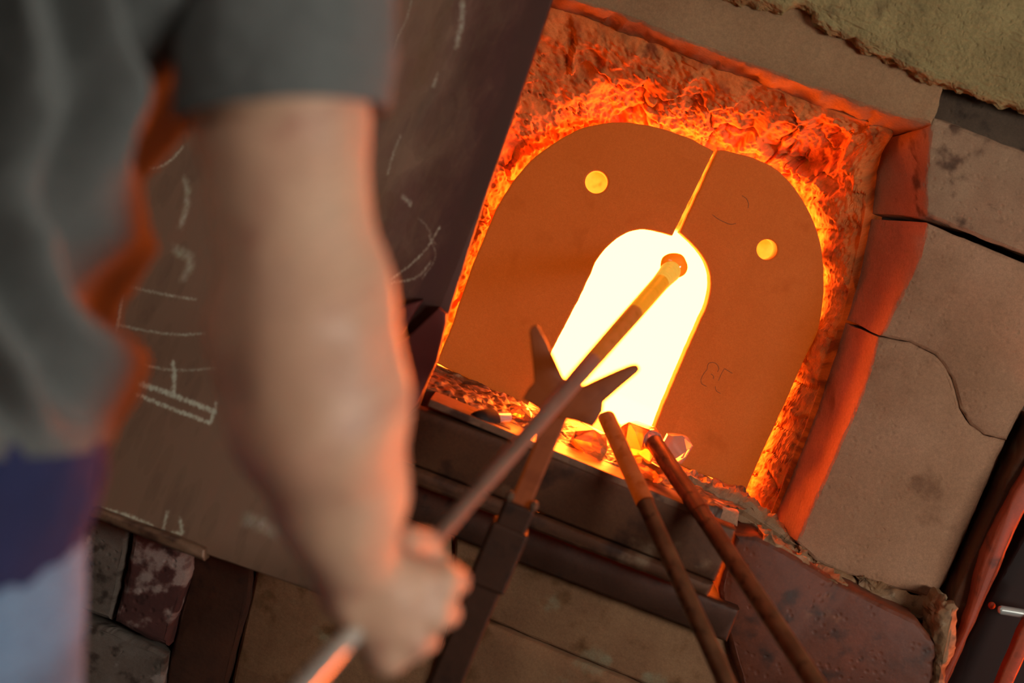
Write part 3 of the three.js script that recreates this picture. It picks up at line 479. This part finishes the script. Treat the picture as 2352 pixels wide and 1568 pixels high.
// ---------------------------------------------------------------- blowpipe held by the worker
const tipP = at(1541, 622, 0.0), gripP = at(900, 1352, 0.925), pipeDir = gripP.clone().sub(tipP).normalize();
const pipeLen = tipP.distanceTo(gripP) + 0.46, endP = tipP.clone().addScaledVector(pipeDir, pipeLen);
{
  const t = thing('blowpipe', 'long steel blowpipe reaching from the worker\'s fist into the furnace', 'blowpipe', endP.toArray());
  const prof = [[0.42, 0.0101], [0.5, 0.0095], [0.8, 0.0074], [1.0, 0.0066], [pipeLen - 0.01, 0.0066], [pipeLen, 0.0056], [pipeLen, 0.0001]];
  mesh('tube', bar(tipP, endP, [[0.419, 0.0001], ...prof]), M.pipe, t);
  mesh('hot_section', bar(tipP, endP, [[0.068, 0.0117], [0.22, 0.0111]]), M.hotVeilSteel, t, 'hot stretch of tube with veil light in its glow');
  mesh('warm_section', bar(tipP, endP, [[0.22, 0.0111], [0.42, 0.0101]]), M.warmVeilSteel, t, 'warm stretch of tube with veil light in its dull glow');
  mesh('bright_end', bar(tipP, endP, [[pipeLen - 0.44, 0.0066], [pipeLen - 0.439, 0.0072], [pipeLen - 0.012, 0.0072], [pipeLen - 0.011, 0.0066]]), M.bright, t, 'polished pipe end made brighter for its pale reflections');  // lighter metal added to give the pipe end its pale reflections
  mesh('scaled_end', bar(tipP, endP, [[-0.004, 0.0001], [-0.004, 0.0128], [0.002, 0.0138], [0.005, 0.0132], [0.007, 0.0143], [0.018, 0.0137], [0.04, 0.0126], [0.066, 0.0119], [0.072, 0.0114]]), M.hotScale, t, 'glowing scaled pipe end');
  const k = tipP.clone().addScaledVector(pipeDir, -0.012).addScaledVector(E1, 0.002).addScaledVector(E2, -0.004);
  const gg = new THREE.SphereGeometry(0.0182, 32, 24), p = gg.attributes.position;
  for (let i = 0; i < p.count; i++) { const v = new V3().fromBufferAttribute(p, i), w = 1 + 0.12 * noise(v.x * 70, v.y * 70, v.z * 70); p.setXYZ(i, v.x * w * 1.05, v.y * w, v.z * w * 0.8); }
  gg.computeVertexNormals(); gg.translate(k.x, k.y, k.z);
  mesh('glass_gather', gg, M.gather, t, 'orange-hot gob of glass');
}

// ---------------------------------------------------------------- two irons leaning on the ledge
function leaning(label, a, b, r, tipGlass) {
  const d = b.clone().sub(a).normalize(), L = Math.min((a.y - 0.004) / -d.y, 1.75), e = a.clone().addScaledVector(d, L), t = thing('iron_pipe', label, 'pipe', e.toArray(), undefined);
  const prof = [[0, 0.0001], [0, r * 0.62], [0.001, r * 0.66], [0.001, r * 0.94], [0.004, r], [0.15, r * 1.02], [0.152, r * 0.94], [0.5, r * 0.96], [L * 0.8, r * 0.8], [L - 0.002, r * 0.8], [L, r * 0.7], [L, 0.0001]];
  const hot = 0.15, k = prof.findIndex((q) => q[0] === 0.152);
  mesh('upper_end', bar(a, e, prof.slice(0, k)), tipGlass ? M.rustPipe : M.warmLitIron, t, tipGlass ? undefined : 'heated end with orange furnace light put into its glow');
  mesh('tube', bar(a, e, [[0.148, 0.0001], ...prof.slice(k - 1)]), M.rustPipe, t);
  if (tipGlass) {
    const pts = []; const rd = rng(5); for (let i = 0; i < 26; i++) { const v = new V3(rd() - 0.5, rd() - 0.5, rd() - 0.5).normalize().multiplyScalar(0.0135 + 0.004 * rd()); pts.push(a.clone().addScaledVector(d, -0.002).add(v)); }
    mesh('glass_crust', metreUV(new ConvexGeometry(pts)), M.clearGlass, t, 'lump of cold glass on the tip');
    const f = bones([0, 1, 2, 3, 4].map((i) => { const q = a.clone().addScaledVector(d, 0.012 + i * 0.022).addScaledVector(E1, 0.006).addScaledVector(E3, 0.006); return [q, q.clone().addScaledVector(d, 0.016), 0.0052 + 0.0012 * noise(i * 3.3, 1), 0.0035, 0.006]; })), bb = new THREE.Box3().setFromPoints([a, a.clone().addScaledVector(d, 0.14)]).expandByScalar(0.02);
    mesh('glass_drips', surfaceNets((x, y, z) => f(x, y, z) + 0.0025 * noise(x * 120, y * 120, z * 120), bb.min.toArray(), bb.max.toArray(), 0.0016), M.clearGlass, t, 'drips of cold glass along the tip');
  }
}
leaning('rust-brown iron leaning beside the fork stand, its upper end right under the fork', at(1392, 955, 0.12), at(1668, 1568, 0.42), 0.0112, false);
leaning('rust-brown iron with a lump of cold glass on its upper end', at(1500, 1012, 0.06), at(1872, 1568, 0.42), 0.0118, true);

// ---------------------------------------------------------------- lumps of glass and small pieces on the ledge
{
  const lump = (label, px, py, z, sx, sy, sz, seed, mat = M.glass) => {
    const c = at(px, py, z), rd = rng(seed), pts = []; for (let i = 0; i < 40; i++) { const v = new V3(rd() - 0.5, rd() - 0.5, rd() - 0.5); v.multiplyScalar(1 / Math.max(Math.abs(v.x), Math.abs(v.y), Math.abs(v.z)) * 0.5 * (0.82 + 0.18 * rd())); pts.push(new V3(c.x + v.x * sx, c.y + v.y * sy, c.z + v.z * sz)); }
    const g = metreUV(new ConvexGeometry(pts)); tag(mesh('glass_lump', g, mat), label, 'glass', 'glass lumps on the hearth');
  };
  lump('amber glass lump lit from behind, between the fork stand and the first leaning iron', 1352, 1020, 0.055, 0.05, 0.05, 0.05, 3);
  lump('largest amber glass lump, between the two leaning irons under the bright opening', 1465, 1015, 0.03, 0.06, 0.055, 0.05, 8);
  lump('rounded clear glass lump behind the tip of the glass-crusted iron', 1550, 1030, -0.01, 0.042, 0.045, 0.03, 13, M.clearGlass);
  lump('flat amber glass lump at the front, beside the middle of the first leaning iron', 1490, 1085, 0.075, 0.05, 0.03, 0.04, 17);
  lump('small yellow-lit glass splinter left of the blowpipe on the hearth', 1195, 950, 0.03, 0.034, 0.02, 0.03, 21);
}
{
  const a = at(1168, 958, 0.1), b = at(1128, 958, 0.125), t = thing('pipe_stub', 'short bright tube with a black cap lying on the ledge at the left', 'pipe stub', at(1130, 985, 0.12).toArray());
  mesh('tube', bar(a, b, [[0, 0.0001], [0, 0.0062], [a.distanceTo(b), 0.0066]]), M.bright, t);
  const c0 = at(1134, 964, 0.12), c1 = at(1088, 968, 0.15), L = c0.distanceTo(c1);
  mesh('cap', bar(c0, c1, [[0, 0.0001], [0, 0.0125], [0.003, 0.0145], [L * 0.6, 0.0145], [L - 0.003, 0.012], [L, 0.0001]]), M.blackSteel, t);
  const f0 = at(1148, 985, 0.13); mesh('shoe', rbox(0.03, 0.014, 0.024, 0.004, f0.x, f0.y, f0.z), M.blackSteel, t);
}

// ---------------------------------------------------------------- right-hand side: apron plate, post, red frame
tag(mesh('apron_plate', slab({ zf: 0.075, zb: -0.02, seed: 61, rough: 0.0016, bevel: 0.006, front: [[1690, 1228], [1740, 1232], [1800, 1262], [1900, 1325], [2010, 1378], [2110, 1425], [2150, 1480], [2150, 1568], [2130, 1720], [1760, 1700], [1700, 1568], [1664, 1430], [1650, 1350]] }), M.redPlate), 'reddish scorched plate below the right-hand blocks, behind the leaning irons', 'plate');
tag(mesh('hearth_brick', slab({ zf: 0.05, zb: 0.0, seed: 62, rough: 0.002, bevel: 0.005, front: [[1600, 1142], [1650, 1156], [1700, 1180], [1694, 1210], [1660, 1202], [1590, 1170]] }), M.block), 'small salmon-lit brick at the right end of the steel rail', 'brick');
tag(mesh('steel_post', slab({ zf: 0.03, zb: -0.1, seed: 63, rough: 0.0008, bevel: 0.004, front: [[2392, 960], [2440, 980], [2352, 1150], [2290, 1280], [2240, 1380], [2200, 1480], [2165, 1490], [2190, 1370], [2240, 1260], [2310, 1105]] }), M.steel), 'narrow grey steel post right of the cracked blocks, past the black gap', 'post');
{
  const t = thing('red_frame', 'red-orange door frame at the lower right corner', 'frame', at(2200, 1568, 0.05).toArray());
  mesh('upright', slab({ zf: 0.05, zb: 0.01, seed: 64, rough: 0.0014, bevel: 0.004, front: [[2440, 960], [2470, 1010], [2352, 1180], [2280, 1345], [2178, 1570], [2120, 1720], [2060, 1720], [2152, 1568], [2215, 1440], [2262, 1270], [2330, 1130]] }), M.redOrange, t);
  mesh('inner_bar', slab({ zf: 0.06, zb: 0.045, seed: 65, rough: 0.0008, bevel: 0.003, front: [[2400, 1350], [2420, 1370], [2330, 1568], [2270, 1700], [2240, 1690], [2293, 1568], [2342, 1450]] }), M.redOrange, t);
  mesh('void_plate', slab({ zf: -0.02, zb: -0.06, seed: 66, rough: 0.0004, front: [[2480, 1000], [2700, 1200], [2500, 1800], [2040, 1760], [2200, 1500]] }), M.blackSteel, t);  // black sheet put in for the unlit void inside the frame
  mesh('bolt', bar(at(2292, 1399, 0.045), at(2420, 1420, 0.045), [[0, 0.0001], [0.0005, 0.004], [0.004, 0.0062], [0.09, 0.0062]], 18), M.bright, t, 'pale steel bolt');
  mesh('rivet', new THREE.SphereGeometry(0.005, 12, 8).translate(...at(2278, 1390, 0.03).toArray()), M.redOrange, t);
}

// ---------------------------------------------------------------- the worker
{
  const P = (x, y, z) => at(x, y, z), person = thing('person', 'worker seen from behind with bare right forearm gripping the blowpipe, grey T-shirt and navy trousers', 'person', [-0.42, 0, 0.95]);
  // right arm and hand
  const S = P(600, -190, 1.0), U1 = P(645, 250, 1.02), E = P(700, 770, 1.05), F1 = P(728, 980, 1.04), F2 = P(772, 1150, 1.01), Wr = P(830, 1338, 0.975);
  const K = [P(1004, 1330, 0.955), P(984, 1402, 0.96), P(938, 1464, 0.965), P(880, 1500, 0.97)];
  const fing = new V3().addScaledVector(E1, 0.75).addScaledVector(E2, 0.66), out = E3.clone();
  const arm = [
    [S, U1, 0.064, 0.0555], [U1, E, 0.0545, 0.0485], [E, F1, 0.049, 0.049, 0.02], [F1, F2, 0.049, 0.039], [F2, Wr, 0.041, 0.0275],
    [P(790, 660, 1.03), P(826, 900, 1.03), 0.027, 0.022, 0.03], [P(826, 900, 1.03), P(864, 1120, 1.0), 0.022, 0.016, 0.03], [P(575, 760, 1.03), P(640, 980, 1.03), 0.028, 0.026, 0.03],
    [Wr, K[0], 0.023, 0.0145], [Wr, K[1], 0.024, 0.0152], [Wr, K[2], 0.023, 0.0148], [Wr, K[3], 0.022, 0.0135],
    [P(905, 1330, 0.967), P(900, 1430, 0.97), 0.017, 0.016],
  ];
  K.forEach((m, i) => {
    const l = [1, 1.06, 1, 0.82][i], r = [0.0096, 0.0098, 0.0093, 0.0083][i], side = new V3().addScaledVector(E1, -0.66).addScaledVector(E2, 0.75).multiplyScalar((i - 1.5) * 0.0012);
    const p1 = m.clone().addScaledVector(fing, 0.014 * l).addScaledVector(out, -0.036 * l).add(side), p2 = p1.clone().addScaledVector(fing, -0.026 * l).addScaledVector(out, -0.010 * l), p3 = p2.clone().addScaledVector(fing, -0.014 * l).addScaledVector(out, 0.013 * l);
    arm.push([m, p1, r * 1.32, r * 1.04, 0.006], [p1, p2, r * 1.04, r * 0.95, 0.004], [p2, p3, r * 0.95, r * 0.8, 0.004]);
    arm.push([m.clone().addScaledVector(out, 0.004).addScaledVector(fing, 0.003), m.clone().addScaledVector(out, 0.004).addScaledVector(fing, 0.006), 0.0105, 0.0105, 0.008]);
  });
  const T0 = P(872, 1292, 0.955), T1 = P(930, 1246, 0.94), T2 = P(972, 1248, 0.915), T3 = P(1000, 1284, 0.9);
  arm.push([Wr, T0, 0.02, 0.0165, 0.012], [T0, T1, 0.0165, 0.0125, 0.008], [T1, T2, 0.0125, 0.0112, 0.004], [T2, T3, 0.0112, 0.009, 0.004]);
  // torso rows measured along the leaning body: where its right side lies
  const rows = [[-520, 330], [-400, 430], [-250, 470], [-100, 470], [60, 450], [150, 432], [200, 424], [250, 398], [300, 366], [340, 338], [400, 296], [450, 268], [500, 262], [560, 276], [600, 262], [650, 248], [720, 246], [780, 262], [830, 266], [880, 254], [940, 260], [990, 254], [1030, 244]];
  const legs = [[1000, 236], [1060, 232], [1150, 218], [1230, 190], [1330, 166], [1420, 158], [1568, 156], [1700, 150], [1850, 140]];
  const side = (tab) => { const c = new THREE.CatmullRomCurve3(tab.map(([y, x]) => new V3(x, y, 0)), false, 'centripetal'); return (t) => c.getPoint(t); };
  const zT = 1.0;
  const axisAt = (x, y, a) => P(x, y, zT).addScaledVector(E1, -a);
  function body(tab, a, b, fold, nv = 220, nu = 200) {
    const s = side(tab);
    return grid(nu, nv, (u, v) => {
      const q = s(v), w = typeof a === 'function' ? a(v) : a, C = axisAt(q.x, q.y, w), ph = u * Math.PI * 2, r = 1 + 0;
      const ca = Math.sign(Math.cos(ph)) * Math.pow(Math.abs(Math.cos(ph)), 0.85), sa = Math.sign(Math.sin(ph)) * Math.pow(Math.abs(Math.sin(ph)), 0.85);
      const p = C.clone().addScaledVector(E1, w * ca * r).addScaledVector(E3, b * sa), d = fold(ph, q.y);
      p.addScaledVector(E1, ca * d).addScaledVector(E3, sa * d);
      return { x: p.x, y: p.y, z: p.z, u: ph * 0.16, v: q.y / 3300 };
    }, true);
  }
  const shirtFold = (ph, y) => {
    const s = ph > Math.PI ? ph - 2 * Math.PI : ph, X = (1 - Math.cos(s)) * 620 * Math.sign(s || 1), wv = 130 * fbm(X / 420 + 3, y / 520, 2, 3);
    const calm = 1 - 0.85 * smooth(y, 860, 1010);
    return calm * 0.018 * Math.sin((X * 1.0 + y * 0.42 + wv) / 24) + calm * 0.010 * fbm(X / 110, y / 260 + X / 300, 5, 3);
  };
  const torso = body(rows, (v) => 0.178 + 0.01 * Math.sin(v * 3.1), 0.118, shirtFold);
  // sleeve: a cloth tube round the upper arm, turned in at the hem
  const ax = [P(600, -260, 1.0), P(652, -60, 1.0), P(655, 120, 1.01), P(655, 268, 1.02)], curve = new THREE.CatmullRomCurve3(ax), nrm = [E1, E3];
  const sleeve = grid(120, 90, (u, v) => {
    const tt = Math.min(1, v / 0.88), c = curve.getPoint(tt), ph = u * Math.PI * 2, hemIn = v > 0.88 ? (v - 0.88) / 0.12 : 0;
    let r = lerp(0.078, 0.068, tt) + 0.0035 * fbm(Math.cos(ph) * 1.4 + 5, tt * 3, Math.sin(ph) * 1.4, 3) * 2 - 0.004 * Math.min(1, hemIn * 3);
    const p = c.clone().addScaledVector(E1, r * Math.cos(ph)).addScaledVector(E3, r * Math.sin(ph));
    p.addScaledVector(E2, (0.006 * -Math.cos(ph) * 0.8) * smooth(tt, 0.6, 1) - 0.03 * Math.max(0, hemIn - 0.15));
    return { x: p.x, y: p.y, z: p.z, u: ph * 0.07, v: tt * 0.15 };
  }, true);
  const top = side(rows)(0), topC = axisAt(top.x, top.y, 0.178);
  const shoulderR = P(560, -260, 1.0), shoulderL = topC.clone().addScaledVector(E1, -0.2).addScaledVector(E2, -0.0), neck = topC.clone().addScaledVector(E2, -0.07), head = neck.clone().add(new V3(0.015, 0.17, -0.03));
  const yoke = surfaceNets(bones([[topC, neck.clone().addScaledVector(E2, 0.03), 0.12, 0.07, 0.05], [neck.clone().addScaledVector(E2, 0.06), shoulderR, 0.07, 0.076, 0.05], [neck.clone().addScaledVector(E2, 0.06), shoulderL, 0.07, 0.07, 0.05], [shoulderL, shoulderL.clone().add(new V3(-0.03, -0.2, -0.02)), 0.07, 0.064, 0.03]]), [topC.x - 0.5, topC.y - 0.35, zT - 0.25], [topC.x + 0.5, topC.y + 0.3, zT + 0.25], 0.01);
  const plain = (g) => { const q = new THREE.BufferGeometry(); for (const k of ['position', 'normal', 'uv']) q.setAttribute(k, g.attributes[k].clone()); q.setIndex(g.index.clone()); return q; };
  mesh('t_shirt', mergeGeometries([torso, sleeve, yoke].map(plain)), M.shirt, person, 'loose grey short-sleeved T-shirt');
  // head, neck, left arm
  const hU = new V3(0, 1, 0), hF = new V3(0.45, -0.15, -0.88).normalize(), hR = new V3().crossVectors(hF, hU).normalize(), hp = (a, b, c) => head.clone().addScaledVector(hR, a).addScaledVector(hU, b).addScaledVector(hF, c);
  const eL = shoulderL.clone().add(new V3(-0.06, -0.28, 0.06)), hL = endP.clone().addScaledVector(pipeDir, -0.1).add(new V3(-0.015, 0.012, 0.02));
  const more = [[neck.clone().addScaledVector(E2, 0.05), head, 0.058, 0.056], [hp(0, 0.03, -0.02), hp(0, 0.02, 0.02), 0.088, 0.078], [hp(0, -0.06, 0.035), hp(0, -0.085, 0.06), 0.052, 0.032], [hp(0, 0.01, 0.09), hp(0, -0.025, 0.112), 0.011, 0.014, 0.01], [hp(-0.025, -0.066, 0.083), hp(0.025, -0.066, 0.083), 0.008, 0.008, 0.006], [hp(-0.04, 0.03, 0.085), hp(0.04, 0.03, 0.085), 0.01, 0.01, 0.012], [hp(0.08, 0.005, 0), hp(0.086, -0.03, 0.005), 0.014, 0.01, 0.006], [hp(-0.08, 0.005, 0), hp(-0.086, -0.03, 0.005), 0.014, 0.01, 0.006], [shoulderL, eL, 0.055, 0.045], [eL, hL.clone().lerp(eL, 0.12), 0.044, 0.028], [hL.clone().lerp(eL, 0.12), hL, 0.026, 0.024]];
  for (let i = 0; i < 4; i++) { const b = hL.clone().addScaledVector(pipeDir, (i - 1.5) * 0.02), c = b.clone().add(new V3(0.02, -0.018, -0.02)); more.push([b, c, 0.012, 0.0095, 0.006], [c, c.clone().add(new V3(-0.012, -0.022, 0.012)), 0.0095, 0.0085, 0.005]); }
  more.push([hL, hL.clone().addScaledVector(pipeDir, -0.05).add(new V3(0.01, 0.005, -0.01)), 0.014, 0.0095, 0.006]);
  const hip = axisAt(236, 1150, 0.17), fx = [0.115, -0.115].map((s) => new V3(hip.x + s, 0, 1.0 + (s > 0 ? -0.1 : 0.08)));
  more.push([neck, topC.clone().addScaledVector(E2, 0.05), 0.06, 0.09], [topC.clone().addScaledVector(E2, 0.05), hip, 0.09, 0.09], [topC, S, 0.06, 0.06], [topC, shoulderL, 0.06, 0.055]);
  const fA = bones(arm, 0.014), fB = bones(more, 0.03), whole = [...arm, ...more], bb = new THREE.Box3().setFromPoints(whole.flatMap((q) => [q[0], q[1]])).expandByScalar(0.1);
  const armBox = new THREE.Box3().setFromPoints(arm.flatMap((q) => [q[0], q[1]])).expandByScalar(0.09);
  const inArm = (x, y, z) => x > armBox.min.x && x < armBox.max.x && y > armBox.min.y && y < armBox.max.y && z > armBox.min.z && z < armBox.max.z;
  const dents = [[P(765, 855, 1.1), 0.0055, 0.017], [P(640, 900, 1.1), 0.003, 0.02], [P(800, 1060, 1.08), 0.0025, 0.02], [P(700, 1120, 1.06), 0.003, 0.02], [P(850, 1400, 1.0), 0.004, 0.012]];
  const dent = (x, y, z) => { let s = 0; for (const [c, d, r] of dents) { const q = ((x - c.x) ** 2 + (y - c.y) ** 2 + (z - c.z) ** 2) / (r * r); if (q < 6) s += d * Math.exp(-q * 0.7); } return s; };
  const skinG = surfaceNets((x, y, z) => Math.min(inArm(x, y, z) ? fA(x, y, z) + 0.0006 * noise(x * 45, y * 45, z * 45) + dent(x, y, z) : 0.09, fB(x, y, z)), bb.min.toArray(), bb.max.toArray(), 0.004);
  mesh('body', skinG, M.skin, person, 'bare skin of forearm and gripping hand');
  const hairF = bones([[hp(0, 0.055, -0.035), hp(0, 0.055, 0.02), 0.094, 0.08], [hp(0, 0.0, -0.06), hp(0, -0.03, -0.06), 0.065, 0.05]], 0.03);
  mesh('hair', surfaceNets((x, y, z) => hairF(x, y, z) + 0.006 * noise(x * 80, y * 80, z * 80), head.clone().addScalar(-0.2).toArray(), head.clone().addScalar(0.2).toArray(), 0.008), M.hair, person);
  // trousers: hips as a wrapped shape, then legs down to the shoes
  const hipShell = body(legs, (v) => 0.165, 0.115, (ph, y) => 0.006 * fbm(ph * 3, y / 200, 2, 3), 120, 120);
  const knees = fx.map((q) => new V3(q.x, 0.5, q.z - 0.03)), hj = fx.map((q, i) => new V3(hip.x + (i ? -0.09 : 0.075), hip.y - 0.12, 1.0));
  const legF = bones([[hj[0], hj[1], 0.105, 0.105, 0.04], ...fx.flatMap((q, i) => [[hj[i], knees[i], 0.098, 0.07, 0.03], [knees[i], new V3(q.x, 0.12, q.z), 0.07, 0.06, 0.03]])]);
  const legG = surfaceNets((x, y, z) => legF(x, y, z) + 0.004 * fbm(x * 14, y * 9, z * 14, 3), [hip.x - 0.35, 0.05, 0.7], [hip.x + 0.35, hip.y + 0.1, 1.3], 0.012);
  const tr = mesh('trousers', mergeGeometries([hipShell, legG].map(plain)), M.navy, person, 'navy trousers');
  // paler blue cloth over the thigh, below the navy
  const pale = side([[1195, 176], [1260, 176], [1330, 174], [1420, 168], [1568, 166], [1750, 160]]);
  const pg = grid(90, 90, (u, v) => { const q = pale(v), ph = (u - 0.35) * Math.PI * 0.9, y0 = 1195 + 190 * (1 - Math.cos(ph)) * 2.2, yy = lerp(y0, 1750, v), C = axisAt(q.x, yy, 0.168), p = C.clone().addScaledVector(E1, 0.171 * Math.cos(ph)).addScaledVector(E3, 0.124 * Math.sin(ph)); const d = 0.004 * fbm(u * 6, v * 5, 2, 3); p.addScaledVector(E3, d); return { x: p.x, y: p.y, z: p.z, u: u * 0.2, v: v * 0.2 }; });
  mesh('pale_cloth', pg, M.denim, tr, 'pale blue cloth over the thigh');
  for (const q of fx) mesh('shoe', surfaceNets(bones([[new V3(q.x, 0.05, q.z + 0.05), new V3(q.x + 0.02, 0.042, q.z - 0.16), 0.05, 0.042], [new V3(q.x, 0.07, q.z), new V3(q.x, 0.11, q.z), 0.05, 0.05]], 0.03), [q.x - 0.1, 0.0, q.z - 0.24], [q.x + 0.12, 0.2, q.z + 0.14], 0.01), M.shoe, person);
}

renderer.render(scene, camera);
